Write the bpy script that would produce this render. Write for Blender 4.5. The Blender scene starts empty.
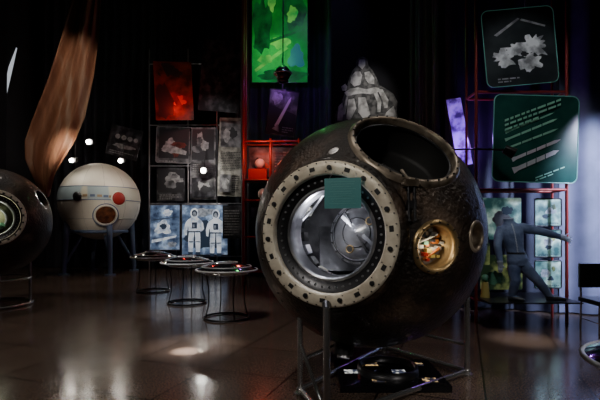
import bpy, bmesh, math, random
from mathutils import Vector, Matrix
random.seed(4)
D=bpy.data; SC=bpy.context.scene
def link(o): SC.collection.objects.link(o); return o

# ---------------- materials ----------------
def mat(name,col,rough=.5,metal=0.,em=None,es=0.,col2=None,scale=6.,lo=.35,hi=.65,bump=0.,bscale=None,kind='noise',coat=0.,detail=6.,emtex=False,stretch=None,mid=None):
    m=D.materials.new(name); m.use_nodes=True
    nt=m.node_tree; n=nt.nodes; l=nt.links; b=n['Principled BSDF']
    b.inputs['Base Color'].default_value=(*col,1); b.inputs['Roughness'].default_value=rough
    b.inputs['Metallic'].default_value=metal
    b.inputs['Coat Weight'].default_value=coat
    if em is not None:
        b.inputs['Emission Color'].default_value=(*em,1); b.inputs['Emission Strength'].default_value=es
    tc=n.new('ShaderNodeTexCoord'); mp=n.new('ShaderNodeMapping'); l.new(tc.outputs['Object'],mp.inputs['Vector'])
    if stretch: mp.inputs['Scale'].default_value=stretch
    if col2 is not None:
        if kind=='noise':
            t=n.new('ShaderNodeTexNoise'); t.inputs['Detail'].default_value=detail; out=t.outputs['Fac']
        elif kind=='voronoi':
            t=n.new('ShaderNodeTexVoronoi'); out=t.outputs['Distance']
        else:
            t=n.new('ShaderNodeTexWave'); t.inputs['Distortion'].default_value=5; t.inputs['Detail'].default_value=4; out=t.outputs['Fac']
        t.inputs['Scale'].default_value=scale; l.new(mp.outputs[0],t.inputs['Vector'])
        r=n.new('ShaderNodeValToRGB'); r.color_ramp.elements[0].position=lo; r.color_ramp.elements[1].position=hi
        r.color_ramp.elements[0].color=(*col,1); r.color_ramp.elements[1].color=(*col2,1)
        if mid:
            e=r.color_ramp.elements.new((lo+hi)/2); e.color=(*mid,1)
        l.new(out,r.inputs[0]); l.new(r.outputs[0],b.inputs['Base Color'])
        if emtex:
            l.new(r.outputs[0],b.inputs['Emission Color']); b.inputs['Emission Strength'].default_value=es
    if bump>0:
        t2=n.new('ShaderNodeTexNoise'); t2.inputs['Scale'].default_value=bscale or scale; t2.inputs['Detail'].default_value=5
        l.new(mp.outputs[0],t2.inputs['Vector'])
        bp=n.new('ShaderNodeBump'); bp.inputs['Strength'].default_value=bump; bp.inputs['Distance'].default_value=.02
        l.new(t2.outputs['Fac'],bp.inputs['Height']); l.new(bp.outputs[0],b.inputs['Normal'])
    return m
chrome=mat('chrome_tube',(.62,.62,.63),.25,.9)
dkmetal=mat('dark_metal',(.05,.05,.055),.35,.8)
black=mat('black_paint',(.012,.012,.013),.35)
redtube=mat('red_tube',(.26,.03,.025),.4,.2)
burnt=mat('burnt_shell',(.007,.005,.004),.42,.3,col2=(.13,.085,.058),scale=2.6,lo=.38,hi=.74,bump=.9,bscale=32,coat=.2,detail=13,mid=(.026,.017,.012))
beige=mat('beige_ring',(.50,.43,.33),.42,.15,col2=(.76,.69,.56),scale=9,bump=.15,bscale=30)
rimm=mat('aged_rim',(.10,.075,.055),.36,.5,col2=(.42,.35,.27),scale=8)
steel=mat('brushed_steel',(.25,.25,.28),.3,.85,col2=(.65,.66,.70),scale=5)
silver=mat('silver_cloth',(.14,.14,.16),.28,.7,col2=(.82,.82,.86),scale=3.2,lo=.3,hi=.68,bump=.35,bscale=7)
brass=mat('brass_ring',(.36,.25,.12),.35,.8)
slot=mat('slot_black',(.006,.006,.006),.6)
liner=mat('liner_grey',(.03,.03,.035),.45,.4,col2=(.18,.18,.20),scale=4)

# ---------------- mesh builder ----------------
class MB:
    def __init__(s): s.v=[];s.f=[];s.m=[];s.s=[];s.mats=[]
    def add(s,vs,fs,mt,sm=False):
        if mt not in s.mats: s.mats.append(mt)
        k=s.mats.index(mt); o=len(s.v); s.v+= [Vector(p) for p in vs]
        for f in fs: s.f.append([i+o for i in f]); s.m.append(k); s.s.append(sm)
    def box(s,c,d,mt,M=None):
        M=M or Matrix(); x,y,z=[q/2 for q in d]; c=Vector(c)
        vs=[M@(c+Vector((a*x,b*y,e*z))) for a in(-1,1) for b in(-1,1) for e in(-1,1)]
        s.add(vs,[(0,1,3,2),(4,6,7,5),(0,4,5,1),(2,3,7,6),(0,2,6,4),(1,5,7,3)],mt)
    def lathe(s,prof,mt,M=None,n=48,closed=False,sm=True):
        M=M or Matrix(); vs=[];k=len(prof)
        for i in range(n):
            a=2*math.pi*i/n
            for r,z in prof: vs.append(M@Vector((r*math.cos(a),r*math.sin(a),z)))
        fs=[]
        for i in range(n):
            j=(i+1)%n
            for q in range(k if closed else k-1):
                w=(q+1)%k; fs.append((i*k+q,j*k+q,j*k+w,i*k+w))
        s.add(vs,fs,mt,sm)
    def cyl(s,p0,p1,r,mt,r1=None,n=14):
        p0=Vector(p0);p1=Vector(p1);L=(p1-p0).length
        if L<1e-6:return
        M=Matrix.Translation(p0)@(p1-p0).to_track_quat('Z','Y').to_matrix().to_4x4()
        r1=r if r1 is None else r1
        vs=[];
        for i in range(n):
            a=2*math.pi*i/n; vs.append(M@Vector((r*math.cos(a),r*math.sin(a),0)))
        for i in range(n):
            a=2*math.pi*i/n; vs.append(M@Vector((r1*math.cos(a),r1*math.sin(a),L)))
        s.add(vs,[(i,(i+1)%n,n+(i+1)%n,n+i) for i in range(n)],mt,True)
        s.add(vs[:n],[tuple(range(n))[::-1]],mt); s.add(vs[n:],[tuple(range(n))],mt)
    def tube(s,pts,r,mt):
        for a,b in zip(pts[:-1],pts[1:]): s.cyl(a,b,r,mt)
        for p in pts[1:-1]: s.sph(p,r,mt,n=10)
    def sph(s,c,r,mt,n=24,sc=(1,1,1)):
        k=n//2; prof=[(r*math.sin(math.pi*i/k),-r*math.cos(math.pi*i/k)) for i in range(k+1)]
        prof[0]=(.0005,-r);prof[-1]=(.0005,r)
        s.lathe(prof,mt,Matrix.Translation(Vector(c))@Matrix.Diagonal((*sc,1)),n)
    def torus(s,M,R,r,mt,n=48,k=10):
        s.lathe([(R+r*math.cos(2*math.pi*i/k),r*math.sin(2*math.pi*i/k)) for i in range(k)],mt,M,n,True)
    def poly(s,pts,mt): s.add(pts,[tuple(range(len(pts)))],mt)
    def build(s,name,loc=(0,0,0),parent=None):
        loc=Vector(loc); me=D.meshes.new(name); me.from_pydata([tuple(p-loc) for p in s.v],[],s.f)
        for m in s.mats: me.materials.append(m)
        me.polygons.foreach_set('material_index',s.m); me.polygons.foreach_set('use_smooth',s.s); me.update()
        o=link(D.objects.new(name,me)); o.location=loc
        if parent: o.parent=parent; o.location=loc-parent.location
        return o
def axisM(c,ax):
    return Matrix.Translation(Vector(c))@Vector(ax).normalized().to_track_quat('Z','Y').to_matrix().to_4x4()
def empty(name,loc):
    e=link(D.objects.new(name,None)); e.location=loc; e.empty_display_size=.2; return e

# ---------------- room ----------------
fm=D.materials.new('polished_floor'); fm.use_nodes=True
nt=fm.node_tree;n=nt.nodes;l=nt.links;b=n['Principled BSDF']
tc=n.new('ShaderNodeTexCoord'); br=n.new('ShaderNodeTexBrick'); mp=n.new('ShaderNodeMapping')
l.new(tc.outputs['Object'],mp.inputs[0]); mp.inputs['Rotation'].default_value=(0,0,.35)
l.new(mp.outputs[0],br.inputs['Vector']); br.offset=0
br.inputs['Scale'].default_value=1; br.inputs['Brick Width'].default_value=.9; br.inputs['Row Height'].default_value=.9
br.inputs['Mortar Size'].default_value=.010
br.inputs['Color1'].default_value=(.130,.092,.072,1);br.inputs['Color2'].default_value=(.100,.072,.058,1);br.inputs['Mortar'].default_value=(.02,.015,.012,1)
ns=n.new('ShaderNodeTexNoise'); ns.inputs['Scale'].default_value=60; ns.inputs['Detail'].default_value=4; l.new(tc.outputs['Object'],ns.inputs['Vector'])
mx=n.new('ShaderNodeMix'); mx.data_type='RGBA'; mx.blend_type='MULTIPLY'; mx.inputs[0].default_value=.9
rp=n.new('ShaderNodeValToRGB'); rp.color_ramp.elements[0].position=.35; rp.color_ramp.elements[1].position=.65
rp.color_ramp.elements[0].color=(.4,.4,.4,1); rp.color_ramp.elements[1].color=(1.3,1.25,1.2,1)
l.new(ns.outputs['Fac'],rp.inputs[0]); l.new(br.outputs['Color'],mx.inputs[6]); l.new(rp.outputs[0],mx.inputs[7]); l.new(mx.outputs[2],b.inputs['Base Color'])
n2=n.new('ShaderNodeTexNoise'); n2.inputs['Scale'].default_value=2.2; n2.inputs['Detail'].default_value=6; l.new(tc.outputs['Object'],n2.inputs['Vector'])
mr=n.new('ShaderNodeMapRange'); mr.inputs['To Min'].default_value=.08; mr.inputs['To Max'].default_value=.26; l.new(n2.outputs['Fac'],mr.inputs[0]); l.new(mr.outputs[0],b.inputs['Roughness'])
bp=n.new('ShaderNodeBump'); bp.inputs['Strength'].default_value=.10; bp.inputs['Distance'].default_value=.01
n3=n.new('ShaderNodeTexNoise'); n3.inputs['Scale'].default_value=7; l.new(tc.outputs['Object'],n3.inputs['Vector']); l.new(n3.outputs['Fac'],bp.inputs['Height']); l.new(bp.outputs[0],b.inputs['Normal'])
wallm=mat('wall_dark_paint',(.010,.010,.014),.8,col2=(.016,.016,.022),scale=2)
ceilm=mat('ceiling_black',(.006,.006,.007),.9,col2=(.01,.01,.01),scale=2)
X0,X1,Y0,Y1,H=-9.6,7.2,-3.,16.4,10.
def slab(name,c,d,m): q=MB(); q.box(c,d,m); return q.build(name,c)
slab('floor',((X0+X1)/2,(Y0+Y1)/2,-.05),(X1-X0+.4,Y1-Y0+.4,.1),fm)
slab('ceiling',((X0+X1)/2,(Y0+Y1)/2,H+.05),(X1-X0+.4,Y1-Y0+.4,.1),ceilm)
slab('wall_back',((X0+X1)/2,Y1+.1,H/2),(X1-X0+.4,.2,H),wallm)
slab('wall_front',((X0+X1)/2,Y0-.1,H/2),(X1-X0+.4,.2,H),wallm)
slab('wall_left',(X0-.1,(Y0+Y1)/2,H/2),(.2,Y1-Y0,H),wallm)
slab('wall_right',(X1+.1,(Y0+Y1)/2,H/2),(.2,Y1-Y0,H),wallm)
slab('baseboard_back',((X0+X1)/2,Y1-.02,.06),(X1-X0,.04,.12),black)
winm=mat('daylight_pane',(.4,.42,.45),.3,em=(.8,.86,.95),es=.6)
q=MB(); xw=X0+.03
P=[(xw,14.42,5.5),(xw,14.62,5.5),(xw,15.0,6.7),(xw,15.25,7.5),(xw,15.15,7.5),(xw,14.75,6.7)]
q.poly(P,winm)
for a,c in zip(P,P[1:]+P[:1]): q.cyl(a,c,.02,dkmetal,n=6)
q.build('window_1',(xw,15,6.5))

def curtain(name,path,z0,z1,m,wave=.34,amp=.10):
    pts=[];
    for a,c in zip(path[:-1],path[1:]):
        a=Vector(a);c=Vector(c);L=(c-a).length;k=max(2,int(L/.05))
        for i in range(k): pts.append((a.lerp(c,i/k),(c-a).normalized()))
    pts.append((Vector(path[-1]),(Vector(path[-1])-Vector(path[-2])).normalized()))
    zs=[z0+(z1-z0)*i/8 for i in range(9)]
    vs=[];d=0;prev=pts[0][0]
    for p,t in pts:
        d+=(p-prev).length;prev=p; nn=Vector((-t.y,t.x))
        for j,z in enumerate(zs):
            w=amp*(math.sin(2*math.pi*d/wave+.5*math.sin(d*1.7+j*.15))+.5*math.sin(d*5.3+.3*j))
            vs.append((p.x+nn.x*w,p.y+nn.y*w,z))
    fs=[(i*9+j,i*9+j+1,(i+1)*9+j+1,(i+1)*9+j) for i in range(len(pts)-1) for j in range(8)]
    q=MB(); q.add(vs,fs,m,True); o=q.build(name,(pts[0][0].x,pts[0][0].y,z0)); return o
navy=mat('navy_velvet',(.022,.024,.042),.8,col2=(.034,.037,.064),scale=2.5)
blue=mat('blue_velvet',(.12,.13,.20),.75,col2=(.17,.18,.28),scale=2.5)
blk=mat('black_velvet',(.010,.010,.015),.85,col2=(.016,.016,.024),scale=2.5)
curtain('stage_curtain',[(-9.2,15.9),(-1.9,15.9)],.02,9.9,blk)
curtain('stage_curtain.001',[(6.8,6.7),(4.4,7.65)],.02,9.9,blue,.5,.05)
curtain('stage_curtain.003',[(4.4,7.65),(2.65,8.25)],.02,9.9,navy,.4,.07)
curtain('stage_curtain.004',[(2.65,8.35),(2.95,11.3)],.02,9.9,navy)
curtain('stage_curtain.005',[(2.95,11.4),(.6,12.9),(-1.65,13.1)],.02,9.9,navy)
curtain('stage_curtain.006',[(-1.62,13.3),(-1.62,15.6)],.02,9.9,blk)
curtain('stage_curtain.002',[(-9.3,3.0),(-9.3,14.1)],.02,9.9,blk)

# ---------------- capsules ----------------
def shell(C,R,cuts,name,parent,m):
    me=D.meshes.new(name); bm=bmesh.new(); bmesh.ops.create_uvsphere(bm,u_segments=112,v_segments=72,radius=R)
    for f in bm.faces:f.smooth=True
    bm.to_mesh(me); bm.free()
    o=link(D.objects.new(name,me)); me.materials.append(m); me.materials.append(liner)
    so=o.modifiers.new('s','SOLIDIFY'); so.thickness=.06; so.offset=-1; so.material_offset=1; so.material_offset_rim=1
    cs=[]
    for ax,r in cuts:
        cm=D.meshes.new('c'); bm=bmesh.new(); bmesh.ops.create_cone(bm,cap_ends=True,segments=72,radius1=r,radius2=r,depth=R)
        bm.transform(axisM((0,0,0),ax)@Matrix.Translation((0,0,R*1.05))); bm.to_mesh(cm); bm.free()
        co=link(D.objects.new('c',cm)); cs.append(co)
        bo=o.modifiers.new('b','BOOLEAN'); bo.operation='DIFFERENCE'; bo.object=co; bo.solver='EXACT'
    bpy.context.view_layer.update()
    dg=bpy.context.evaluated_depsgraph_get(); nm=D.meshes.new_from_object(o.evaluated_get(dg))
    o.modifiers.clear(); o.data=nm; D.meshes.remove(me)
    for c in cs: D.objects.remove(c)
    o.parent=parent; return o

up=Vector((0,0,1))
C=Vector((.66,4.4,1.43)); R=1.09
cap=empty('space_capsule',C)
t=math.radians(26); nh=Vector((-math.sin(t),-math.cos(t),0))
dt=Vector((.21,-.67,.71)).normalized(); ph=math.radians(20)
dp=Vector((math.sin(ph)*.995,-math.cos(ph)*.995,-.09)).normalized()
ds=Vector((.70,-.70,-.02)).normalized()
shell(C,R,[(nh,.52),(dt,.43),(dp,.17),(ds,.11)],'hull',cap,burnt)
def hatchring(C,nh,k,parent):
    M=axisM(C,nh); q=MB()
    q.lathe([(.60*k,.86*k),(.615*k,.95*k),(.60*k,1.01*k),(.575*k,1.03*k),(.50*k,1.025*k)],burnt,M,72)
    q.lathe([(.572*k,1.02*k),(.565*k,1.045*k),(.55*k,1.052*k),(.475*k,1.052*k),(.462*k,1.045*k),(.458*k,.97*k)],beige,M,72)
    q.lathe([(.458*k,1.0*k),(.44*k,.995*k),(.39*k,.975*k),(.375*k,.96*k)],dkmetal,M,72)
    q.lathe([(.378*k,.965*k),(.37*k,.975*k),(.355*k,.975*k),(.345*k,.96*k),(.345*k,.78*k),(.52*k,.78*k)],steel,M,72)
    N=22
    for i in range(N):
        a=2*math.pi*(i+.3)/N
        B=M@Matrix.Rotation(a,4,'Z')
        if i%2==0: q.box((.512*k,0,1.053*k),(.032*k,.044*k,.006),slot,B)
        else:
            q.cyl(B@Vector((.512*k,0,1.05*k)),B@Vector((.512*k,0,1.066*k)),.019*k,dkmetal)
            q.cyl(B@Vector((.512*k,0,1.05*k)),B@Vector((.512*k,0,1.072*k)),.009*k,slot)
    for i in range(44):
        B=M@Matrix.Rotation(2*math.pi*i/44,4,'Z')
        q.cyl(B@Vector((.418*k,0,.985*k)),B@Vector((.418*k,0,.997*k)),.009*k,steel,n=6)
        q.cyl(B@Vector((.552*k,0,1.05*k)),B@Vector((.552*k,0,1.058*k)),.006*k,dkmetal,n=6)
        if i%2: q.cyl(B@Vector((.482*k,0,1.05*k)),B@Vector((.482*k,0,1.058*k)),.005*k,dkmetal,n=6)
    q.build('hatch_ring',C,parent)
hatchring(C,nh,1,cap)
q=MB(); M=axisM(C,dt)
q.lathe([(.49,.965),(.478,.995),(.462,1.015),(.44,1.02),(.425,1.0),(.42,.93)],rimm,M,72)
q.lathe([(.43,1.0),(.42,.70),(.40,.66),(.001,.65)],slot,M,60)  # near-black cup added so the opening looks dark beside the lit cabin
q.torus(M@Matrix.Translation((0,0,.95)),.41,.012,dkmetal,60)
for i in range(28):
    B=M@Matrix.Rotation(2*math.pi*i/28,4,'Z'); q.cyl(B@Vector((.45,0,1.01)),B@Vector((.45,0,1.026)),.008,dkmetal,n=8)
q.build('parachute_opening',C,cap)
org=mat('orange_part',(.55,.16,.03),.5); wht=mat('white_part',(.7,.68,.6),.5); grn=mat('green_part',(.12,.32,.18),.5); yel=mat('yellow_part',(.6,.45,.12),.5)
redm=mat('red_cover',(.42,.02,.012),.45)
q=MB(); M=axisM(C,dp)
q.lathe([(.215,1.055),(.207,1.085),(.188,1.10),(.168,1.09),(.16,1.05),(.158,.92),(.001,.91)],brass,M,56)
q.lathe([(.158,.93),(.12,.925),(.001,.92)],mat('porthole_back',(.16,.12,.09),.5),M,40)
for i in range(16):
    B=M@Matrix.Rotation(2*math.pi*i/16,4,'Z'); q.cyl(B@Vector((.19,0,1.09)),B@Vector((.19,0,1.108)),.007,dkmetal,n=8)
parts=[org,wht,yel,redm,wht,grn,dkmetal,steel]
for k in range(22):
    a=k*2.4; rr=.022*math.sqrt(k)*1.3; s=.028+.02*((k*7)%3)/2
    q.box((rr*math.cos(a),rr*math.sin(a),.95+.012*(k%4)),(s,s*.7,.04),parts[(k*5)%8],M)
q.cyl(M@Vector((-.10,.02,.97)),M@Vector((.06,.09,1.0)),.01,wht); q.cyl(M@Vector((-.03,-.11,.97)),M@Vector((.09,-.02,1.0)),.012,org)
q.build('porthole',C,cap)
q=MB(); M=axisM(C,ds)
q.lathe([(.14,1.065),(.13,1.09),(.112,1.095),(.105,1.06),(.10,.98),(.001,.97)],rimm,M,40)
q.build('small_port',C,cap)
q=MB(); ld=(nh+Vector((-.10,0,.16))).normalized(); M=axisM(C+nh*.42+Vector((.07,0,-.01)),ld)
q.lathe([(.285,0),(.29,.03),(.27,.06),(.24,.05),(.225,.06),(.15,.10),(.001,.13)],silver,M,56)
q.lathe([(.285,0),(.26,-.05),(.001,-.06)],dkmetal,M,40)
q.torus(M@Matrix.Translation((0,0,.066)),.245,.010,dkmetal); q.torus(M@Matrix.Translation((0,0,.105)),.13,.006,dkmetal)
q.box((.0,0,.115),(.014,.44,.02),dkmetal,M@Matrix.Rotation(.6,4,'Z')); q.box((.02,0,.11),(.03,.40,.012),steel,M@Matrix.Rotation(.9,4,'Z'))
for px,py in((-.05,-.15),(.12,.10)):
    q.cyl(M@Vector((px,py,.06)),M@Vector((px,py,.115)),.030,slot); q.torus(M@Matrix.Translation((px,py,.112)),.032,.007,brass)
for i in range(18):
    B=M@Matrix.Rotation(2*math.pi*i/18,4,'Z'); q.cyl(B@Vector((.265,0,.05)),B@Vector((.265,0,.068)),.008,dkmetal,n=6)
q.cyl(M@Vector((0,0,-.05)),M@Vector((0,0,-1.0)),.05,steel)
q.build('inner_lid',C,cap)
q=MB()
MI=axisM(C,nh)
for i in range(14):
    a=math.radians(100+i*17); B=MI@Matrix.Rotation(a,4,'Z')
    q.box((.43,0,.60),(.10,.08,.09),[dkmetal,steel,liner,wht,dkmetal][i%5],B)
for rr,zz in((.50,.52),(.46,.70)): q.torus(MI@Matrix.Translation((0,0,zz)),rr,.014,steel)
q.tube([MI@Vector((-.3,-.2,.78)),MI@Vector((-.22,-.30,.70)),MI@Vector((-.05,-.36,.72)),MI@Vector((.15,-.34,.74))],.012,dkmetal)
q.tube([MI@Vector((-.34,.1,.78)),MI@Vector((-.28,.2,.68)),MI@Vector((-.15,.33,.74))],.012,steel)
q.box((0,0,0),(.7,.12,.5),silver,Matrix.Translation(C+Vector((-.1,.45,-.2)))@Matrix.Rotation(-.4,4,'X'))
q.build('seat_and_instruments',C,cap)
q=MB(); L=C+Vector((.16,-1.05,.22))
q.box(L+Vector((0,.0,.16)),(.10,.12,.05),rimm); q.box(L+Vector((0,-.03,0)),(.07,.06,.06),dkmetal)
for dx in(-.022,.022):
    q.cyl(L+Vector((dx,-.06,-.12)),L+Vector((dx,-.04,.16)),.011,dkmetal); q.sph(L+Vector((dx,-.06,-.12)),.016,dkmetal,12)
q.cyl(L+Vector((-.07,-.03,.15)),L+Vector((.07,-.03,.15)),.014,rimm)
q.cyl(L+Vector((0,-.02,.16)),L+Vector((-.04,.1,.27)),.012,rimm)
q.build('latch',L,cap)
q=MB(); q.cyl((.42,4.2,.46),(.40,4.15,.30),.10,dkmetal,.085); q.cyl((.40,4.15,.30),(.397,4.14,.275),.06,steel); q.build('bottom_fitting',(.42,4.2,.4),cap)
q=MB()
for k in range(60):
    e=math.asin(random.uniform(-.75,.9)); a=random.uniform(0,6.28); d=Vector((math.cos(a)*math.cos(e),math.sin(a)*math.cos(e),math.sin(e)))
    if any(d.dot(x)>c for x,c in((nh,.80),(dt,.885),(dp,.97),(ds,.985))): continue
    M=axisM(C+d*R,d)
    q.cyl(M@Vector((0,0,-.01)),M@Vector((0,0,.006)),random.choice([.007,.010,.014]),slot,n=10)
q.build('hull_fasteners',C,cap)
teal=mat('teal_card',(.05,.24,.25),.5); txt=mat('card_text',(.11,.36,.36),.5)
q=MB(); M=Matrix.Translation((.315,3.325,1.735))@Matrix.Rotation(-.30,4,'Z')
q.box((0,0,0),(.275,.008,.225),teal,M)
for i in range(10): q.box((-.01+.01*(i%2),-.0055,.085-.018*i),(.20-.03*(i%3),.002,.003),txt,M)
for sx in(-.1,.1): q.cyl(M@Vector((sx,0,.11)),M@Vector((sx*.8,.10,.20)),.002,steel,n=6)
q.build('info_sign',(.315,3.325,1.735),cap)
q=MB(); A=Vector((.2,3.37,0));B_=Vector((0,4.0,0));Cc=Vector((1.67,4.5,0));Dd=Vector((1.0,5.4,0))
q.cyl(A,A+up*.88,.028,chrome); q.cyl(B_,B_+up*.68,.024,chrome); q.cyl(Cc,Cc+up*1.06,.028,chrome); q.cyl(Dd,Dd+up*1.15,.026,chrome)
q.cyl(A+up*.86,A+Vector((.0,.07,.90)),.032,dkmetal)
h=up*.04
for a,c in((A,Cc),(A,B_),(B_,Dd),(Cc,Dd)): q.cyl(a+h,c+h,.026,chrome)
q.cyl(B_+up*.45,A+up*.06,.016,chrome); q.cyl(B_+up*.3,Dd+up*.3,.018,chrome); q.cyl(Cc+up*.3,Dd+up*.3,.018,chrome)
for a in(A,B_,Cc,Dd): q.cyl(a,a+up*.015,.06,chrome); q.sph(a+up*.04,.036,chrome,12)
q.build('stand',(.8,4.4,0),cap)
rglow=mat('reflection_glow',(.02,.02,.03),.2,col2=(.9,.6,.25),scale=14,lo=.5,hi=.62,es=.9,emtex=True)  # yellowish glow painted in place of reflections in the floor
rglow2=mat('reflection_glow_b',(.05,.06,.10),.2,col2=(.8,.8,.75),scale=20,lo=.45,hi=.6,es=.8,emtex=True)
gtop=mat('black_glass_top',(.006,.006,.008),.05)
q=MB(); q.box((.86,4.42,.03),(1.0,.8,.06),gtop)  # added plate; its glowing patches stand in for floor reflections
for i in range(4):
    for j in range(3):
        if (i+j)%2: q.box((.50+.235*i,4.18+.24*j,.062),(.13,.10,.004),rglow if i%2 else rglow2)
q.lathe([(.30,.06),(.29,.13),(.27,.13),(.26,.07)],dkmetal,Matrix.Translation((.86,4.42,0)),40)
q.build('floor_reflection_plate',(.86,4.42,0))

C2=Vector((-5.75,8.4,1.56)); cap2=empty('space_capsule.001',C2)
n2v=Vector((.58,-.81,.08)).normalized()
shell(C2,1.0,[(n2v,.40),(Vector((.9,.1,.45)),.16)],'hull_b',cap2,burnt)
hatchring(C2,n2v,.86,cap2)
q=MB(); M=axisM(C2+n2v*.5,n2v)
gl=mat('olive_liner',(.12,.13,.07),.6,col2=(.32,.32,.18),scale=4)
q.lathe([(.6,0),(.3,-.08),(.001,-.1)],gl,M,40); q.box((.08,.0,.03),(.22,.3,.12),gl,M); q.box((-.15,.1,.0),(.12,.14,.12),wht,M); q.cyl(M@Vector((.0,-.2,0)),M@Vector((.15,-.1,.15)),.04,grn)
q.torus(M@Matrix.Translation((0,0,.1)),.2,.02,steel)
q.build('cabin_contents',C2,cap2)
q=MB()
for a in(.4,1.97,3.54,5.1):
    p=C2+Vector((math.cos(a)*.62,math.sin(a)*.62,0)); q.cyl((p.x,p.y,.02),(p.x,p.y,C2.z-.76),.025,chrome)
q.torus(Matrix.Translation((C2.x,C2.y,.03)),.66,.024,chrome); q.torus(Matrix.Translation((C2.x,C2.y,.5)),.63,.02,chrome)
q.build('stand',(C2.x,C2.y,0),cap2)

# ---------------- white spherical ship ----------------
wsh=mat('white_hull',(.60,.56,.48),.5,col2=(.76,.72,.64),scale=1.6,lo=.3,hi=.7,bump=.1,bscale=8)
bandm=mat('hull_band',(.34,.42,.46),.5,col2=(.56,.54,.44),scale=1.4,lo=.48,hi=.52,detail=1,stretch=(1,1,.1))
bl=mat('blue_grey_legs',(.10,.14,.24),.5); seam=mat('seam_grey',(.40,.38,.34),.5)
LC=Vector((-6.31,14.2,2.24)); r=1.2
lan=empty('spherical_spacecraft',LC)
q=MB(); T=Matrix.Translation(LC)
q.sph(LC,r,wsh,64)
z0,z1=.0,.40
q.lathe([(math.sqrt(r*r-z*z)+.012,z) for z in [z0+(z1-z0)*i/6 for i in range(7)]],bandm,T,64)
for z in(z0,z1): q.torus(T@Matrix.Translation((0,0,z)),math.sqrt(r*r-z*z)+.01,.012,bl,64)
q.torus(T@Matrix.Translation((0,0,-.55)),math.sqrt(r*r-.3)+.005,.012,seam,64)
for i in range(12):
    a=2*math.pi*i/12; pts=[]
    for j in range(13):
        e=-1.2+2.4*j/12; pts.append(LC+Vector((math.cos(a)*math.cos(e),math.sin(a)*math.cos(e),math.sin(e)))*(r+.001))
    for p0,p1 in zip(pts[:-1],pts[1:]): q.cyl(p0,p1,.006,seam,n=5)
q.build('body',LC,lan)
q=MB()
vdir=(Vector((0,0,1.5))-LC).normalized()
dwin=mat('dark_window',(.05,.02,.015),.15,col2=(.20,.07,.03),scale=5)
dred=mat('deep_red',(.30,.012,.008),.5)
M=axisM(LC,(vdir+Vector((.16,0,-.38))).normalized())
q.lathe([(.33,r-.08),(.33,r+.03),(.29,r+.04),(.27,r+.0)],wsh,M,40); q.torus(M@Matrix.Translation((0,0,r+.01)),.35,.015,bl,40)
q.lathe([(.27,r+.02),(.001,r+.05)],dwin,M,40)
M=axisM(LC,(vdir+Vector((.62,0,.10))).normalized()); q.lathe([(.19,r-.03),(.19,r+.05),(.15,r+.07),(.001,r+.08)],dred,M,28); q.torus(M@Matrix.Translation((0,0,r+.02)),.21,.02,wht,28)
M=axisM(LC,(vdir+Vector((-.50,0,.12))).normalized()); q.lathe([(.13,r-.03),(.13,r+.03),(.001,r+.03)],dkmetal,M,24)
tan=mat('tan_patch',(.34,.24,.14),.5)
for k in range(5):
    M=axisM(LC,(vdir+Vector((-.33+.16*k,0,.14))).normalized()); q.box((0,0,r+.005),(.13,.07,.03),[tan,bl][k%2],M)
q.build('ports',LC,lan)
bulb=mat('lamp_bulb',(1,.95,.85),.3,em=(1,.93,.8),es=40)
q=MB()
for a in(.6,2.2,3.9,5.4):
    d=Vector((math.cos(a),math.sin(a),0)); q.cyl(LC+d*.95+up*-.55,Vector((LC.x,LC.y,0))+d*1.05,.09,bl,.06); q.cyl(LC+d*.5+up*-1.0,Vector((LC.x,LC.y,.3))+d*1.02,.04,bl)
    f=Vector((LC.x,LC.y,.0))+d*1.05; q.cyl(f,f+up*.04,.16,bl)
q.torus(Matrix.Translation((LC.x,LC.y,1.30)),.80,.05,bl)
q.build('landing_legs',LC,lan)
def bulblamp(p,rad,name='spot_lamp'):
    q=MB(); p=Vector(p); q.cyl(p+Vector((0,.26,.05)),p+Vector((0,.04,0)),rad*1.1,dkmetal,rad*1.5); q.sph(p,rad,bulb,16)
    q.cyl(p+Vector((0,.2,.04)),Vector((p.x,p.y+.22,p.z+.5)),.012,dkmetal); return q,name,p

# ---------------- saucer tables ----------------
domeg=mat('smoked_dome',(.012,.013,.016),.10,0,coat=1.)
rimw=mat('highlight_rim',(.80,.82,.85),.3,.1)  # white colour puts highlights on the rim and the dome arcs
def ufo(name,x,y):
    q=MB(); T=Matrix.Translation((x,y,.78))
    q.lathe([(.001,.13),(.12,.125),(.26,.10),(.40,.05),(.48,.01)],domeg,T,64)
    q.torus(T,.49,.015,rimw,64); q.torus(T@Matrix.Translation((0,0,.055)),.395,.008,rimw,64)
    q.torus(T@Matrix.Translation((0,0,.118)),.17,.007,rimw,48)
    q.lathe([(.48,-.01),(.36,-.055),(.20,-.09),(.001,-.10)],domeg,T,64)
    q.torus(T@Matrix.Translation((0,0,-.06)),.34,.009,rimw,48)
    for i in range(4):
        a=.5+i*math.pi/2; d=Vector((math.cos(a),math.sin(a),0)); p=Vector((x,y,0))
        q.tube([p+d*.34+up*.72,p+d*.30+up*.5,p+d*.30+up*.25,p+d*.355+up*.02],.010,black)
        q.cyl(p+d*.17+up*.89,p+d*.40+up*.835,.005,rimw,n=6)
    q.torus(Matrix.Translation((x,y,.018)),.355,.016,black,56)
    return q.build(name,(x,y,0))
ufo('saucer_table',-1.18,7.26); ufo('saucer_table.001',-2.17,8.65); ufo('saucer_table.002',-3.33,10.2); ufo('saucer_table.003',2.02,2.3)

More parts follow.
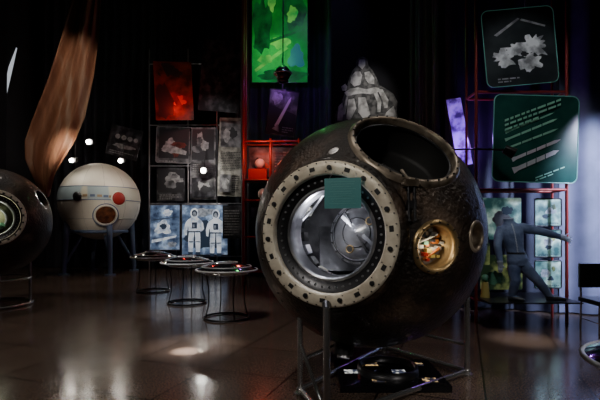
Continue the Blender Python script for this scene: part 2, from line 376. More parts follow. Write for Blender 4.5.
# ---------------- hanging cloth ----------------
clm=mat('aged_parachute',(.17,.065,.035),.8,col2=(.50,.38,.29),scale=1.3,lo=.3,hi=.74,bump=.5,bscale=20,stretch=(3.2,1,.30),detail=9,mid=(.33,.15,.08))
def cloth(name,rows,y,m,ph=0):
    vs=[];NC=48;NR=60
    for i in range(NR):
        z=rows[0][0]+(rows[-1][0]-rows[0][0])*i/(NR-1)
        for a,c in zip(rows[:-1],rows[1:]):
            if a[0]>=z>=c[0]-1e-6:
                k=(a[0]-z)/(a[0]-c[0]); xl=a[1]+(c[1]-a[1])*k; xr=a[2]+(c[2]-a[2])*k; break
        for j in range(NC):
            u=j/(NC-1); vs.append((xl+(xr-xl)*u,y+.05*math.sin(u*34+i*.05+ph)+.09*math.sin(u*9-i*.05),z+.09*math.sin(u*14)*(i/NR)))
    q=MB(); q.add(vs,[(i*NC+j,i*NC+j+1,(i+1)*NC+j+1,(i+1)*NC+j) for i in range(NR-1) for j in range(NC-1)],m,True)
    xm=(rows[0][1]+rows[0][2])/2
    q.cyl((xm,y,rows[0][0]-.03),(xm,y,10),.015,dkmetal); q.build(name,(xm,y,rows[0][0]))
cloth('hanging_parachute_cloth',[(8.2,-4.95,-4.42),(6.5,-5.06,-4.46),(5.61,-5.30,-4.50),(4.72,-5.58,-4.60),(3.83,-5.92,-4.78),(3.3,-6.10,-4.98),(2.9,-6.08,-5.22),(2.55,-5.92,-5.42),(2.2,-5.75,-5.5)],10,clm)

# ---------------- panels ----------------
def rrect(w,h,r,k=5):
    out=[]
    for cx,cz,a0 in((w/2-r,h/2-r,0),(-w/2+r,h/2-r,90),(-w/2+r,-h/2+r,180),(w/2-r,-h/2+r,270)):
        for i in range(k+1):
            a=math.radians(a0+90*i/k); out.append((cx+r*math.cos(a),cz+r*math.sin(a)))
    return out
def panel(q,c,w,h,m,tilt=0,yaw=0,frame=None,rad=.02,fr=.014,shapes=(),th=.02):
    M=Matrix.Translation(Vector(c))@Matrix.Rotation(yaw,4,'Z')@Matrix.Rotation(tilt,4,'Y')
    o=rrect(w,h,rad); n=len(o)
    vs=[M@Vector((x,-th/2,z)) for x,z in o]+[M@Vector((x,th/2,z)) for x,z in o]
    q.add(vs,[tuple(range(n))[::-1],tuple(range(n,2*n))]+[(i,(i+1)%n,n+(i+1)%n,n+i) for i in range(n)],m)
    if frame:
        for i in range(n): q.cyl(vs[i],vs[(i+1)%n],fr,frame,n=6)
    for k,(sm,pts) in enumerate(shapes):
        q.poly([M@Vector((x*w/2,-th/2-.003-.0006*k,z*h/2)) for x,z in pts],sm)
def circ(cx,cz,r,asp=1,n=18): return [(cx+r*math.cos(2*math.pi*i/n),cz+r*asp*math.sin(2*math.pi*i/n)) for i in range(n)]
def blob(cx,cz,rx,rz,seed,n=26,j=.35):
    rr=random.Random(seed); v=[1+rr.uniform(-j,j) for _ in range(n)]
    v=[(v[i]+v[(i+1)%n])/2 for i in range(n)]
    return [(cx+rx*v[i]*math.cos(2*math.pi*i/n),cz+rz*v[i]*math.sin(2*math.pi*i/n)) for i in range(n)]
def text(m,x0,x1,z0,z1,rows,seed=1,cols=1):
    rr=random.Random(seed); out=[]; hh=(z1-z0)/rows
    for i in range(rows):
        x=x0; z=z1-hh*(i+1)
        end=x1 if i<rows-1 else x0+(x1-x0)*.6
        while x<end-.03:
            wd=min(rr.uniform(.06,.2),end-x); out.append((m,[(x,z),(x+wd,z),(x+wd,z+hh*.45),(x,z+hh*.45)])); x+=wd+.035
    return out
def photo(x0,x1,z0,z1,seed,a,bm,c):
    rr=random.Random(seed); out=[(a,[(x0,z0),(x1,z0),(x1,z1),(x0,z1)])]; w=x1-x0;h=z1-z0
    for k in range(4):
        out.append(([bm,c][k%2],[(max(x0,min(x1,x)),max(z0,min(z1,z))) for x,z in blob(x0+w*rr.uniform(.25,.75),z0+h*rr.uniform(.25,.7),w*rr.uniform(.1,.3),h*rr.uniform(.08,.28),seed*7+k)]))
    return out
greyp=mat('grey_print',(.03,.03,.035),.4,col2=(.26,.26,.28),scale=3.5,lo=.42,hi=.7,detail=12)
greyd=mat('dark_print',(.012,.012,.016),.35,col2=(.12,.12,.14),scale=4,lo=.45,hi=.75,detail=12)
paper=mat('paper_print',(.14,.135,.12),.5,col2=(.32,.31,.28),scale=7,lo=.4,hi=.6)
litb=mat('backlit_blue',(.02,.035,.08),.4,col2=(.42,.55,.75),scale=3.2,lo=.36,hi=.66,es=.6,emtex=True,detail=12,mid=(.12,.18,.30))
litw=mat('backlit_white',(.25,.30,.38),.4,col2=(.75,.8,.86),scale=4,lo=.35,hi=.6,es=.75,emtex=True,detail=10)
litg=mat('backlit_grey',(.12,.14,.18),.4,col2=(.4,.44,.5),scale=9,es=.4,emtex=True)
litd=mat('backlit_shadow',(.02,.03,.05),.4,em=(.05,.08,.14),es=.3)
redp=mat('red_lit_print',(.025,.005,.004),.5,col2=(.20,.04,.03),scale=3,detail=12)  # red light on the banner is put into this print colour
inkw=mat('white_ink',(.58,.60,.62),.5); inkg=mat('grey_ink',(.16,.16,.17),.5,col2=(.38,.38,.39),scale=9,detail=10); inkd=mat('dark_ink',(.02,.02,.025),.5)
tubeg=mat('frame_tube',(.30,.29,.31),.4,.6)

def astro(cx,s,dz=0):
    def tr(pts): return [(cx+x*s,dz+z) for x,z in pts]
    legL=[(-.50,-.92),(-.16,-.92),(-.06,-.35),(-.04,-.05),(-.46,-.05),(-.52,-.4)]
    legR=[(.12,-.92),(.46,-.92),(.50,-.45),(.46,-.05),(.02,-.05),(.06,-.35)]
    tors=[(-.50,-.08),(.50,-.08),(.52,.2),(.50,.42),(.25,.5),(-.25,.5),(-.50,.42),(-.52,.2)]
    aL=[(-.50,.42),(-.72,.3),(-.86,.05),(-.82,-.2),(-.64,-.22),(-.60,.02),(-.46,.2)]
    aR=[(.50,.42),(.72,.28),(.80,.02),(.55,-.08),(.30,-.02),(.32,.08),(.56,.1),(.46,.2)]
    o=[(litd,tr([(x*1.1,z*1.02) for x,z in tors])),(litw,tr(legL)),(litw,tr(legR)),(litw,tr(tors)),(litw,tr(aL)),(litw,tr(aR)),(litw,tr(circ(0,.66,.34,.62))),(litd,tr(circ(0,.66,.24,.58))),(litg,tr(circ(0,.62,.14,.75)))]
    o+=[(litd,tr([(-.22,.05),(.22,.05),(.22,.3),(-.22,.3)])),(litg,tr([(-.15,.1),(.02,.1),(.02,.22),(-.15,.22)])),(litd,tr([(-.46,-.5),(-.1,-.5),(-.1,-.46),(-.46,-.46)])),(litd,tr([(.1,-.5),(.46,-.5),(.46,-.46),(.1,-.46)])),(litd,tr([(-.5,-.1),(.5,-.1),(.5,-.05),(-.5,-.05)])),
        (litd,tr([(-.52,-1),(-.14,-1),(-.14,-.88),(-.52,-.88)])),(litd,tr([(.1,-1),(.5,-1),(.5,-.88),(.1,-.88)]))]
    return o
q=MB()
panel(q,(-4.2,15,4.17),1.17,1.2,greyp,.03,0,tubeg,.06,shapes=photo(-.85,.85,-.75,.85,3,inkd,inkg,redp)+[(inkg,[(-.7,-.35),(.7,-.55),(.75,-.35),(.1,-.1),(-.6,-.05)])]+text(inkg,-.8,.8,-.95,-.8,1))
panel(q,(-4.3,15,2.85),.94,1.1,greyd,.0,0,None,shapes=photo(-.9,.9,-.5,.9,5,inkd,inkg,greyp)+text(inkg,-.8,.8,-.9,-.55,3,2))
panel(q,(-4.5,15,1.42),1.0,1.5,litb,0,0,tubeg,shapes=[(litw,blob(-.1,.0,.55,.28,4)),(litd,blob(-.1,.05,.25,.12,9)),(litw,[(-.9,-.7),(.7,-.45),(.8,-.35),(-.85,-.55)]),(litw,blob(.2,.65,.3,.15,14)),(litg,blob(.5,-.75,.3,.12,3)),(litd,[(-.9,.3),(.9,.45),(.9,.48),(-.9,.34)])])
panel(q,(-3.17,15,1.34),1.53,1.67,litb,0,0,tubeg,shapes=[(litd,blob(0,-.2,.85,.6,31)),(litg,blob(.0,.7,.5,.15,32))]+astro(-.45,.52,.0)+astro(.48,.50,-.05))
panel(q,(-3.23,15,3.55),.86,2.4,greyp,0,0,None,shapes=photo(-.85,.85,.1,.95,8,inkd,inkg,greyp)+text(inkg,-.8,.8,-.3,.0,6,3)+photo(-.85,.85,-.95,-.4,6,greyd,inkg,inkd))
panel(q,(-2.3,14.9,3.75),.80,2.6,paper,.03,0,None,shapes=photo(-.85,.85,.25,.92,12,greyp,inkd,inkg)+text(inkd,-.8,.8,-.35,.15,12,5)+photo(-.8,.1,-.9,-.45,2,greyp,inkd,inkg)+text(inkd,.2,.8,-.9,-.45,8,7))
panel(q,(-2.25,14.9,1.6),.62,1.1,greyd,shapes=text(inkg,-.8,.8,-.8,.8,10,9))
for x in(-5.05,-3.75,-2.78,-1.88): q.cyl((x,15.08,0),(x,15.08,7.4),.022,tubeg)
for z in(.45,2.22,3.48,4.85,6.9): q.cyl((-5.05,15.08,z),(-1.88,15.08,z),.02,tubeg)
q.build('exhibit_panel_rack',(-3.4,15,0))
q=MB(); panel(q,(-5.85,15.0,4.25),1.05,1.0,greyd,.25,0,dkmetal,shapes=[(inkg,circ(-.5,.3,.16)),(inkg,circ(-.1,.3,.16)),(inkg,circ(.3,.3,.16)),(inkg,circ(.68,.3,.14)),(inkg,blob(0,-.3,.7,.14,5))]+text(inkg,-.8,.8,-.85,-.6,2))
q.cyl((-5.85,15.02,4.8),(-5.85,15.02,10),.01,dkmetal); q.build('spacecraft_poster',(-5.85,15,4.25))
q=MB(); panel(q,(-4.1,14.6,5.85),1.2,1.9,redp,-.05,.2,None,shapes=[(inkd,blob(-.4,-.3,.5,.6,3)),(redp,blob(.3,.4,.5,.4,7)),(redm,blob(.3,-.35,.25,.18,2,j=.5)),(inkd,blob(.2,.6,.3,.15,12)),(inkd,blob(-.3,.7,.5,.2,15)),(redp,[(-.9,.9),(-.6,.9),(.7,-.9),(.4,-.9)])])  # brighter red blob paints the spot where red light falls
for sx in(-.5,.5): q.cyl((-4.1+sx,14.6,6.75),(-4.1+sx,14.6,10),.01,dkmetal)
q.build('red_lit_banner',(-4.1,14.6,5.8))
q=MB(); panel(q,(-2.55,14.5,6.3),1.3,2.3,greyd,.08,0,None,shapes=photo(-.9,.9,-.9,.9,21,greyd,inkd,greyd)); q.cyl((-2.5,14.5,7.4),(-2.5,14.5,10),.01,dkmetal); q.build('dark_banner',(-2.5,14.5,6.3))
q=MB(); panel(q,(-.46,11.75,4.42),.76,1.18,greyp,.12,.1,dkmetal,shapes=[(inkd,[(-.95,-.95),(.95,-.95),(.95,.0),(-.95,.3)]),(inkw,[(-.45,-.6),(-.25,-.68),(.45,.55),(.48,.75),(.32,.62)]),(inkg,blob(-.5,.6,.35,.25,5)),(inkg,[(-.6,-.75),(-.1,-.85),(-.2,-.5)])]+text(inkg,.1,.85,-.85,-.55,3,2))
q.cyl((-.45,11.75,5.0),(-.45,11.75,10),.008,dkmetal); q.build('rocket_poster',(-.47,11.75,4.45))
gre=mat('green_backlit',(.002,.05,.008),.4,col2=(.02,.42,.07),scale=.9,lo=.32,hi=.68,es=.5,emtex=True,detail=6,mid=(.008,.16,.02))
gro=mat('green_bright',(.02,.3,.05),.4,col2=(.22,.55,.09),scale=3,em=(.25,.75,.15),es=.5,emtex=True); grd=mat('green_dark',(.003,.03,.008),.4,col2=(.01,.14,.03),scale=3,es=.4,emtex=True)
gpur=mat('green_blue_part',(.02,.10,.16),.4,em=(.03,.15,.22),es=.4)
q=MB(); panel(q,(-.55,12.25,6.8),1.53,2.86,gre,0,0,dkmetal,shapes=[(grd,blob(-.6,.1,.35,.5,3)),(gro,blob(.0,-.25,.35,.10,5)),(grd,blob(.5,.35,.45,.35,8)),(gro,blob(.45,.30,.18,.16,11)),(gpur,blob(.6,-.5,.3,.2,4)),(gro,[(-.9,-.75),(-.85,-.8),(.3,-.35),(.2,-.3)]),(grd,[(-.95,-.3),(-.9,-.36),(.9,.0),(.9,.05)]),(gro,blob(-.5,-.55,.25,.08,17)),(gro,blob(-.3,.55,.14,.2,19)),(grd,blob(0,-.85,.8,.12,23))])
for sx in(-.6,.6): q.cyl((-.55+sx,12.28,8.2),(-.55+sx,12.28,10),.012,dkmetal)
q.build('green_backlit_panel',(-.55,12.25,6.7))
q=MB(); q.sph((-.42,11.0,5.2),.19,dkmetal,24); q.torus(Matrix.Translation((-.42,11.0,5.2)),.21,.02,chrome,32); q.cyl((-.42,11.0,5.35),(-.38,11.0,10),.012,dkmetal)
q.lathe([(.12,-.13),(.14,-.2),(.10,-.2)],dkmetal,Matrix.Translation((-.42,11.0,5.2)),20); q.build('pendant_globe',(-.42,11.0,5.2))
# sculpture photo banner
st1=mat('marble_light',(.34,.33,.31),.6,col2=(.85,.83,.80),scale=7,lo=.33,hi=.56,detail=12); st2=mat('marble_shadow',(.045,.044,.045),.6,col2=(.22,.21,.20),scale=8,lo=.4,hi=.6,detail=10)
ban=mat('banner_black',(.003,.003,.005),.9,col2=(.005,.005,.009),scale=2)
q=MB(); u=.0235
def pp(pts): return [((x-4)/35.,(z-1)/62.) for x,z in pts]
sil=pp([(-27,-60),(-27,-52),(-24,-44),(-20,-37),(-16,-26),(-13,-16),(-10,-8),(-6,-4),(-6,1),(-3,5),(1,6),(5,3),(6,-3),(10,-8),(14,-15),(17,-23),(24,-27),(31,-32),(35,-40),(34,-50),(37,-60)])
sh=[(st2,sil),(st1,pp([(-4,-3),(-3,3),(0,5),(3,2),(3,-3),(0,-7)])),(st2,pp([(-5,1),(-2,5),(3,5),(5,1),(2,3),(-2,3)])),
 (st1,pp([(-11,-14),(-7,-9),(-2,-9),(0,-13),(-2,-22),(-8,-24),(-12,-20)])),(st1,pp([(2,-10),(7,-9),(12,-16),(12,-22),(6,-21),(3,-16)])),
 (st1,pp([(-21,-24),(-17,-21),(-15,-24),(-16,-28),(-20,-28)])),
 (st1,pp([(-18,-30),(-12,-26),(-4,-25),(4,-27),(12,-25),(17,-26),(16,-30),(8,-32),(0,-31),(-8,-32),(-15,-34)])),
 (st1,pp([(15,-27),(20,-27),(26,-38),(25,-46),(22,-46),(20,-38)])),(st1,pp([(10,-28),(14,-28),(19,-40),(18,-50),(15,-50),(15,-40)])),
 (st1,pp([(-16,-34),(-14,-34),(-17,-52),(-20,-52)])),
 (st1,pp([(-24,-44),(-20,-40),(-18,-48),(-20,-58),(-25,-58)])),(st1,pp([(-14,-37),(-8,-36),(-6,-46),(-12,-58),(-16,-56)])),(st1,pp([(-4,-35),(3,-35),(8,-52),(2,-58),(-4,-50)])),(st1,pp([(24,-50),(31,-44),(35,-58),(20,-58)]))]
panel(q,(1.56,10.6,5.35),70*u,124*u,ban,.0,-.05,None,shapes=sh)
for sx in(-.7,.7): q.cyl((1.56+sx,10.62,6.8),(1.56+sx,10.62,10),.01,dkmetal)
q.build('sculpture_photo_banner',(1.56,10.6,5.35))
# middle red rack
q=MB()
for x in(-1.39,-.72,-.02):
    for y in(11.0,11.5): q.cyl((x,y,0),(x,y,3.62 if x>-1.3 else 7.5),.03,redtube)
for z in(.35,1.2,2.1,2.6,3.55):
    for y in(11.0,11.5): q.cyl((-1.39,y,z),(-.02,y,z),.026,redtube)
    for x in(-1.39,-.02): q.cyl((x,11,z),(x,11.5,z),.022,redtube)
q.box((-.7,11.25,2.10),(1.34,.5,.03),dkmetal); q.box((-.7,11.25,1.2),(1.34,.5,.03),dkmetal)
q.box((-1.05,11.25,2.75),(.45,.3,.28),redm); q.cyl((-.45,11.2,2.63),(-.45,11.2,2.95),.14,wht,.1); q.sph((-1.0,11.2,3.02),.13,wht,20)
q.box((-.7,11.25,2.6),(1.34,.5,.02),dkmetal)
panel(q,(-.7,11.45,3.1),1.2,.75,greyp,shapes=photo(-.9,0,-.8,.8,4,greyp,redm,inkd)+text(inkg,.1,.9,-.7,.8,8)); panel(q,(-.7,11.4,1.65),1.2,.75,greyd,shapes=photo(-.9,0,-.8,.8,9,greyp,inkg,inkd))
q.sph((-.9,11.2,2.27),.15,wht,18); q.lathe([(.12,0),(.14,.2),(.05,.3),(.001,.32)],redm,Matrix.Translation((-.4,11.2,2.12)),20)
q.build('red_tube_shelving',(-.7,11.2,0))

# right rack
glassg=mat('green_glass_panel',(.008,.048,.040),.2,col2=(.020,.095,.074),scale=2,coat=.5)
edge=mat('glass_edge',(.16,.42,.36),.25,em=(.2,.6,.5),es=.05)  # edge highlight put in as a paler, faintly glowing colour
gtxt=mat('green_text',(.26,.60,.42),.5)
moonp=mat('moon_print',(.014,.018,.020),.35,col2=(.035,.042,.046),scale=3)
inkbright=mat('moon_white',(.22,.22,.23),.5,col2=(.85,.85,.86),scale=6,lo=.36,hi=.58,detail=12)
q=MB()
for x in(2.70,4.09):
    for y in(6.9,7.3): q.cyl((x,y,0),(x,y,5.4),.024 if y<7 else .02,redtube)
    for z in(.35,2.04,3.54,5.2): q.cyl((x,6.9,z),(x,7.3,z),.02,redtube)
for z in(.35,2.04,3.54,5.2):
    q.cyl((2.70,6.9,z),(4.09,6.9,z),.022,redtube)
    q.cyl((2.70,7.3,z),(4.09,7.3,z),.02,redtube)
q.box((3.395,6.95,.375),(1.34,1.0,.02),dkmetal)
panel(q,(3.33,6.82,4.20),1.09,1.16,moonp,-.09,0,edge,.10,.006,shapes=[
 (inkbright,blob(-.45,-.25,.28,.2,3,40,.6)),(inkbright,blob(-.1,-.05,.4,.15,8,40,.6)),(inkbright,blob(.35,.0,.38,.28,9,40,.6)),(inkbright,blob(.25,-.4,.25,.25,13,40,.6)),(inkd,blob(.1,-.2,.10,.06,6)),(inkg,[(-.7,.35),(.0,.75),(.05,.72),(-.62,.31)]),(inkg,[(.1,.72),(.75,.5),(.72,.46),(.05,.68)])]+text(inkg,-.7,-.1,-.9,-.75,2))
def rocket(x0,z0,x1,z1,wd):
    d=Vector((x1-x0,z1-z0)); d.normalize(); nn=Vector((-d.y,d.x)); a=Vector((x0,z0)); e=Vector((x1,z1))
    return [tuple(a+nn*wd*1.6),tuple(a+nn*wd+d*.12),tuple(e+nn*wd-d*.12),tuple(e),tuple(e-nn*wd-d*.12),tuple(a-nn*wd+d*.12),tuple(a-nn*wd*1.6)]
sh=[]
for k,(x0,z0,x1,z1,w_) in enumerate([(-.72,.12,.42,.62,.018),(-.72,-.05,.5,.48,.024),(-.70,-.25,.52,.25,.022),(-.55,-.50,.58,.0,.034),(-.52,-.75,.55,-.25,.048)]):
    sh.append((inkw if k>2 else gtxt,rocket(x0,z0,x1,z1,w_)))
    for j in range(3):
        tt=.3+.2*j; cx=x0+(x1-x0)*tt; cz=z0+(z1-z0)*tt; sh.append((glassg,[(cx-.01,cz-w_*1.1),(cx+.012,cz-w_*1.1),(cx+.012,cz+w_*1.1),(cx-.01,cz+w_*1.1)]))
def skew(L): return [(m,[(x,z+.40*(x)) for x,z in p]) for m,p in L]
sh+=skew(text(gtxt,-.75,.55,.45,.78,3,4))
sh+=skew(text(gtxt,.0,.7,-.98,-.86,2,6))
panel(q,(3.555,6.80,2.80),1.28,1.31,glassg,.03,0,edge,.10,.008,shapes=sh)
lg1=mat('lit_pale_green',(.03,.09,.09),.4,col2=(.55,.72,.62),scale=4.2,lo=.38,hi=.64,es=.42,emtex=True,detail=12,mid=(.16,.30,.27))
lg2=mat('lit_yellow_green',(.02,.04,.02),.4,col2=(.42,.48,.16),scale=4,lo=.45,hi=.66,es=.3,emtex=True,detail=10)
for i in range(3): panel(q,(3.92,7.12,.72+.49*i),.42,.43,lg1,0,0,inkd,.02,.012,shapes=[(litg,blob(-.2+.2*i,.1,.35,.28,i)),(litd,blob(.2-.2*i,-.3,.25,.15,i+4)),(lg2,blob(.4,.4,.15,.2,i+8))]+text(litd,-.8,.8,-.92,-.72,2,i))
panel(q,(3.20,7.15,.75),.66,.55,lg2,shapes=[(grn,blob(-.3,-.3,.4,.4,3)),(yel,blob(.4,.2,.2,.2,5))])
panel(q,(3.20,7.15,1.60),.62,.66,lg1,shapes=[(inkg,blob(0,-.1,.5,.5,8)),(litd,blob(.3,.4,.3,.2,3))])
panel(q,(2.86,7.05,1.05),.22,.35,lg2)
q.cyl((2.86,6.95,.385),(2.86,6.95,.62),.07,yel,.05); q.sph((2.86,6.95,.68),.06,grn,16)
q.build('exhibit_rack',(3.4,7.0,0))

# ---- headless space-suit mannequin: lofted parts fused into one surface ----
sq=MB(); YS=6.62
def loft(secs,n=20):
    """secs: centre, half-width along local side, half-depth; local side perpendicular to path in XZ"""
    vs=[];k=len(secs)
    for i,(c,a,bb) in enumerate(secs):
        c=Vector(c); p=Vector(secs[max(0,i-1)][0]); nx=Vector(secs[min(k-1,i+1)][0]); dr=(nx-p).normalized()
        sd_=dr.cross(Vector((0,1,0))).normalized(); dd=sd_.cross(dr).normalized()
        for j in range(n):
            t_=2*math.pi*j/n; vs.append(c+sd_*a*math.cos(t_)+dd*bb*math.sin(t_))
    fs=[(i*n+j,i*n+(j+1)%n,(i+1)*n+(j+1)%n,(i+1)*n+j) for i in range(k-1) for j in range(n)]
    fs+=[tuple(range(n))[::-1],tuple(range((k-1)*n,k*n))]
    sq.add(vs,fs,silver)
def P3(x,z,y=YS): return (x,y,z)
loft([(P3(3.21,.90),.14,.10),(P3(3.20,.98),.155,.11),(P3(3.17,1.10),.125,.095),(P3(3.14,1.24),.145,.11),(P3(3.11,1.38),.175,.115),(P3(3.09,1.47),.165,.10),(P3(3.075,1.525),.09,.075),(P3(3.07,1.56),.07,.065),(P3(3.065,1.60),.075,.07)])
loft([(P3(3.16,1.45),.06,.06),(P3(3.27,1.455),.078,.075),(P3(3.40,1.43,6.60),.066,.062),(P3(3.50,1.41,6.58),.060,.057),(P3(3.54,1.40,6.57),.058,.055),(P3(3.66,1.365,6.56),.052,.05),(P3(3.78,1.33,6.56),.042,.04),(P3(3.81,1.322,6.56),.046,.044),(P3(3.86,1.307,6.56),.042,.026),(P3(3.90,1.295,6.56),.036,.022)])
for i,(dx,dz) in enumerate(((.075,.012),(.085,-.010),(.080,-.030),(.062,-.048))):
    s0=P3(3.885,1.325-.018*i,6.56); s1=P3(3.885+dx*.55,1.325-.018*i+dz*.5,6.553); s2=P3(3.885+dx,1.322-.02*i+dz,6.565)
    sq.cyl(s0,s1,.011,silver,.010,8); sq.cyl(s1,s2,.010,silver,.008,8); sq.sph(s1,.010,silver,8); sq.sph(s2,.008,silver,8)
sq.cyl(P3(3.85,1.335,6.56),P3(3.90,1.375,6.545),.012,silver,.009,8); sq.sph(P3(3.90,1.375,6.545),.009,silver,8)
loft([(P3(3.05,1.45),.06,.06),(P3(2.96,1.42),.078,.075),(P3(2.91,1.33,6.60),.066,.062),(P3(2.885,1.22,6.57),.058,.055),(P3(2.88,1.18,6.56),.056,.054),(P3(2.89,1.07,6.54),.05,.048),(P3(2.90,.99,6.53),.04,.04),(P3(2.90,.965,6.53),.044,.042),(P3(2.905,.92,6.53),.038,.026),(P3(2.905,.885,6.53),.032,.022)])
for i in range(4):
    x=2.878+.018*i; z2=(.815,.80,.805,.825)[i]
    sq.cyl(P3(x,.90,6.53),P3(x+.002,.85,6.522),.011,silver,.010,8); sq.cyl(P3(x+.002,.85,6.522),P3(x+.006,z2,6.535),.010,silver,.008,8); sq.sph(P3(x+.002,.85,6.522),.010,silver,8)
sq.cyl(P3(2.935,.925,6.53),P3(2.965,.88,6.515),.012,silver,.009,8)
loft([(P3(3.23,.98),.09,.09),(P3(3.29,.90),.098,.095),(P3(3.37,.80,6.60),.085,.082),(P3(3.45,.71,6.57),.072,.07),(P3(3.50,.65,6.57),.068,.066),(P3(3.58,.56,6.59),.062,.06),(P3(3.65,.475,6.61),.05,.05),(P3(3.67,.445,6.61),.055,.052)])
loft([(P3(3.62,.425,6.62),.038,.042),(P3(3.70,.428,6.60),.042,.046),(P3(3.80,.420,6.57),.033,.046),(P3(3.87,.412,6.55),.022,.034)])
loft([(P3(3.17,.98),.09,.09),(P3(3.15,.88),.095,.095),(P3(3.14,.76,6.59),.08,.08),(P3(3.14,.68,6.56),.07,.068),(P3(3.13,.62,6.57),.066,.064),(P3(3.12,.52,6.60),.058,.056),(P3(3.11,.455,6.62),.05,.05)])
loft([(P3(3.07,.425,6.63),.038,.044),(P3(3.13,.428,6.59),.042,.048),(P3(3.20,.420,6.54),.033,.046),(P3(3.25,.412,6.51),.022,.034)])
fs=sq.build('spacesuit_mannequin',(3.15,6.62,.385))
for p_ in fs.data.polygons: p_.use_smooth=True
rm=fs.modifiers.new('r','REMESH'); rm.mode='VOXEL'; rm.voxel_size=.0075; rm.use_smooth_shade=True
smo=fs.modifiers.new('sm','SMOOTH'); smo.factor=.5; smo.iterations=3
suit=mat('suit_cloth',(.05,.075,.16),.6,col2=(.22,.28,.44),scale=3.2,bump=.6,bscale=16,lo=.3,hi=.7)
trim=mat('suit_trim',(.42,.46,.54),.5); boot=mat('suit_boot',(.03,.03,.035),.4)
bpy.context.view_layer.update(); nm=D.meshes.new_from_object(fs.evaluated_get(bpy.context.evaluated_depsgraph_get())); fs.modifiers.clear(); fs.data=nm
nm.materials.clear(); nm.materials.append(suit); nm.materials.append(trim); nm.materials.append(boot)
for p in nm.polygons:
    p.use_smooth=True; x=p.center.x+3.15; z=p.center.z+.385; yv=p.center.y+6.62
    if z>1.585 or (3.785<x and z>1.2): p.material_index=1
    if x<2.96 and z<.985: p.material_index=1
    if z<.455: p.material_index=2
    if 1.07<z<1.10 and 3.0<x<3.34: p.material_index=2
    if abs(x-(3.10+(1.4-z)*.2))<.008 and 1.10<z<1.52 and yv<6.6: p.material_index=1
pur=mat('purple_light_glow',(.03,.01,.10),.5,col2=(.30,.14,.85),scale=5,lo=.40,hi=.6,es=1.0,emtex=True)  # purple light on the poster put into its colour and emission
q=MB(); panel(q,(2.74,7.75,3.1),.28,1.18,pur,-.18,.0,dkmetal); q.cyl((2.70,7.77,3.6),(2.70,7.77,10),.008,dkmetal); q.build('purple_lit_poster',(2.74,7.75,3.1))
q=MB(); q.cyl((2.70,6.86,2.66),(2.05,6.6,2.60),.014,black); q.cyl((2.70,6.86,2.66),(3.0,6.5,2.58),.014,black); q.cyl((2.95,6.5,2.60),(3.08,6.46,2.52),.06,black,.08); q.sph((2.05,6.6,2.6),.03,black,10)
q.build('arm_spotlight',(2.7,6.86,2.66))
q=MB(); panel(q,(3.72,7.2,5.3),.22,.9,mat('pale_banner',(.25,.28,.36),.6,col2=(.4,.42,.5),scale=4),.05,0); q.cyl((3.72,7.2,5.7),(3.72,7.2,10),.01,dkmetal); q.build('pale_pennant',(3.72,7.2,5.3))
# chair
q=MB(); cx,cy=4.20,6.2; seatm=mat('chair_vinyl',(.02,.02,.024),.3,coat=.4)
q.box((cx,cy,.45),(.46,.44,.06),seatm); q.box((cx,cy+.22,.78),(.44,.04,.34),seatm,None)
for sx in(-.2,.2):
    q.cyl((cx+sx,cy-.19,0),(cx+sx,cy-.19,.44),.013,chrome); q.tube([(cx+sx,cy+.22,0),(cx+sx,cy+.20,.45),(cx+sx,cy+.24,.95)],.013,chrome)
    q.cyl((cx+sx,cy-.19,.18),(cx+sx,cy+.20,.18),.009,chrome)
q.build('chair',(cx,cy,0))
q=MB()
for (dy,dz) in((0,0),(.35,0),(.18,.3)): q.cyl((-7,12+dy,8.0+dz),(-1.6,12.4+dy,8.6+dz),.03,tubeg)
for i in range(12):
    x=-7+.45*i; z=8.0+.6*i/12; q.cyl((x,12+.03*i,z),(x+.22,12.18+.03*i,z+.32),.016,tubeg); q.cyl((x+.22,12.18+.03*i,z+.32),(x+.45,12.03+.03*i,z+.05),.016,tubeg)
for x in(-6.5,-2): q.cyl((x,12.2,8.3),(x,12.2,10),.012,dkmetal)
q.build('ceiling_truss',(-4.3,12.2,8.3))

# ---------------- lights ----------------
def aim(o,t): o.rotation_euler=(Vector(t)-o.location).to_track_quat('-Z','Y').to_euler()
def spot(p,t,e,col=(1,1,1),ang=40,size=.1,blend=.5):
    d=D.lights.new('spot','SPOT'); d.energy=e;d.color=col;d.spot_size=math.radians(ang);d.shadow_soft_size=size;d.spot_blend=blend
    o=link(D.objects.new('spot_light',d)); o.location=p; aim(o,t); return o
def point(p,e,col=(1,1,1),size=.05):
    d=D.lights.new('pt','POINT'); d.energy=e;d.color=col;d.shadow_soft_size=size; o=link(D.objects.new('small_light',d)); o.location=p; return o
spot((-2.2,.2,4.2),(.35,3.9,1.5),340,(1,.94,.85),27,.25)
spot((1.6,5.4,8),(1.0,4.2,2.3),150,(1,.95,.88),22,.15)
spot((4.0,3.2,6.0),(1.4,4.2,1.7),240,(1,.92,.82),26,.2)
spot((2.4,.8,2.4),(.9,4.3,.2),110,(1,.93,.84),32,.3)  # added low fill to brighten the stand tubes
point(C+nh*.74+Vector((-.20,0,.20)),5,(.90,.92,1),.03)
point(C+Vector((.25,.3,.3)),4,(.95,.95,1),.05)
point(C+dp*1.02,.5,(1,.85,.6),.03)
point(C2+n2v*.75+Vector((0,0,.12)),2.6,(.95,1,.75),.05)
spot((-1.6,5.4,7.5),(-1.36,5.35,0),26000,(1,.97,.93),3.2,.03,1)  # added narrow spot; its pool imitates a glint on the floor
spot((-1.6,5.6,7.0),(-1.35,5.6,0),2600,(1,.93,.85),12,.10,1)  # added wider spot for the soft fringe of that glint
spot((-2.5,4.5,9),(-2.3,5.2,0),1150,(1,.91,.83),58,.5,1)  # added wide fill to brighten the floor overall
spot((3.2,4.8,9),(3.4,4.8,0),700,(1,.91,.83),36,.5,1)  # added floor fill, right side
spot((-6,10.5,9.5),(-5,10,0),500,(1,.90,.82),50,.5,1)
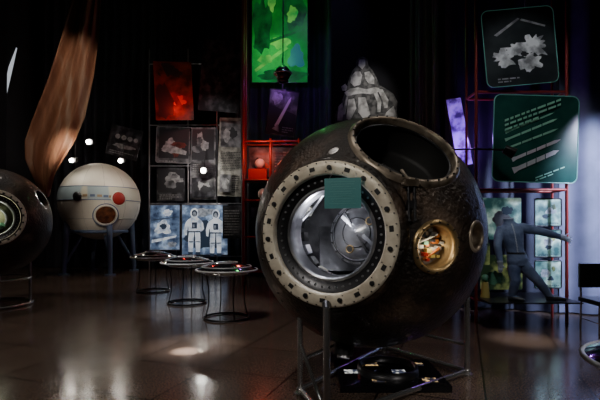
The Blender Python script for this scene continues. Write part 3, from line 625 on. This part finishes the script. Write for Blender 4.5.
spot((3.9,5.6,5.5),(2.95,5.9,0),1500,(1,.95,.9),11,.1,1)
spot((-4.6,8.2,3.6),(-6.31,14.2,2.1),420,(1,.90,.76),24,.2)  # added low front fill for the sphere's underside
spot((-5.2,9.8,7.5),(-6.4,14.2,2.4),260,(1,.90,.76),24,.2)
for p in((-6.55,12.9,3.35),(-5.15,12.9,3.34)):
    qq,nm_,_=bulblamp(p,.06); qq.build(nm_,p); point(Vector(p)+Vector((0,-.12,0)),14,(1,.92,.78),.05)
for p,e in(((-3.12,14.5,3.25),45),((-7.0,14.9,4.25),6)):
    qq,nm_,_=bulblamp(p,.08); qq.build(nm_,p); point(Vector(p)+Vector((0,-.14,0)),e,(1,.95,.85),.05)
point((-3.95,14.15,5.3),20,(1,.03,.02),.1)
point((-.9,10.6,3.3),22,(1,.15,.08),.1)
spot((-.5,7.5,5.5),(-.7,11.2,3.0),80,(1,.95,.9),20,.1)
point((-.45,11.3,6.3),22,(.1,1,.2),.1)
point((-.35,11.45,5.25),14,(.5,.12,1),.06)
point((2.85,7.4,2.9),16,(.45,.15,1),.06)
spot((1.2,7.0,8),(1.7,10.6,4.5),520,(1,.97,.92),14,.15)
spot((2.2,3.8,6.5),(3.5,6.8,3.5),240,(.92,.96,1),28,.15)
spot((2.6,4.2,3.6),(3.3,6.6,1.1),90,(.85,.92,1),24,.1)
spot((5.9,4.4,3.6),(4.85,7.4,1.9),2600,(.62,.70,1),46,.15)
spot((.3,9,8.5),(.3,12.6,4.5),60,(.4,.42,1),60,.2)
spot((-4.2,6.5,7),(-5.3,10,4.4),300,(1,.84,.70),34,.15)
spot((-1.8,10,8),(-3.2,15,3.6),330,(1,.98,.95),28,.2)
spot((-3.6,4.6,5.5),(-5.5,8.2,1.7),110,(1,.92,.8),26,.2)
spot((-3.5,7.6,6),(-2.0,8.3,.7),420,(.98,.98,1),26,.1)
w=D.worlds.new('dark_world'); SC.world=w; w.use_nodes=True
w.node_tree.nodes['Background'].inputs[0].default_value=(.5,.55,.7,1); w.node_tree.nodes['Background'].inputs[1].default_value=.01
cam=D.cameras.new('camera'); cam.lens=27; cam.sensor_width=36; cam.shift_y=25/600; cam.clip_start=.05
co=link(D.objects.new('camera',cam)); co.location=(0,0,1.5); co.rotation_euler=(math.pi/2,0,0); SC.camera=co
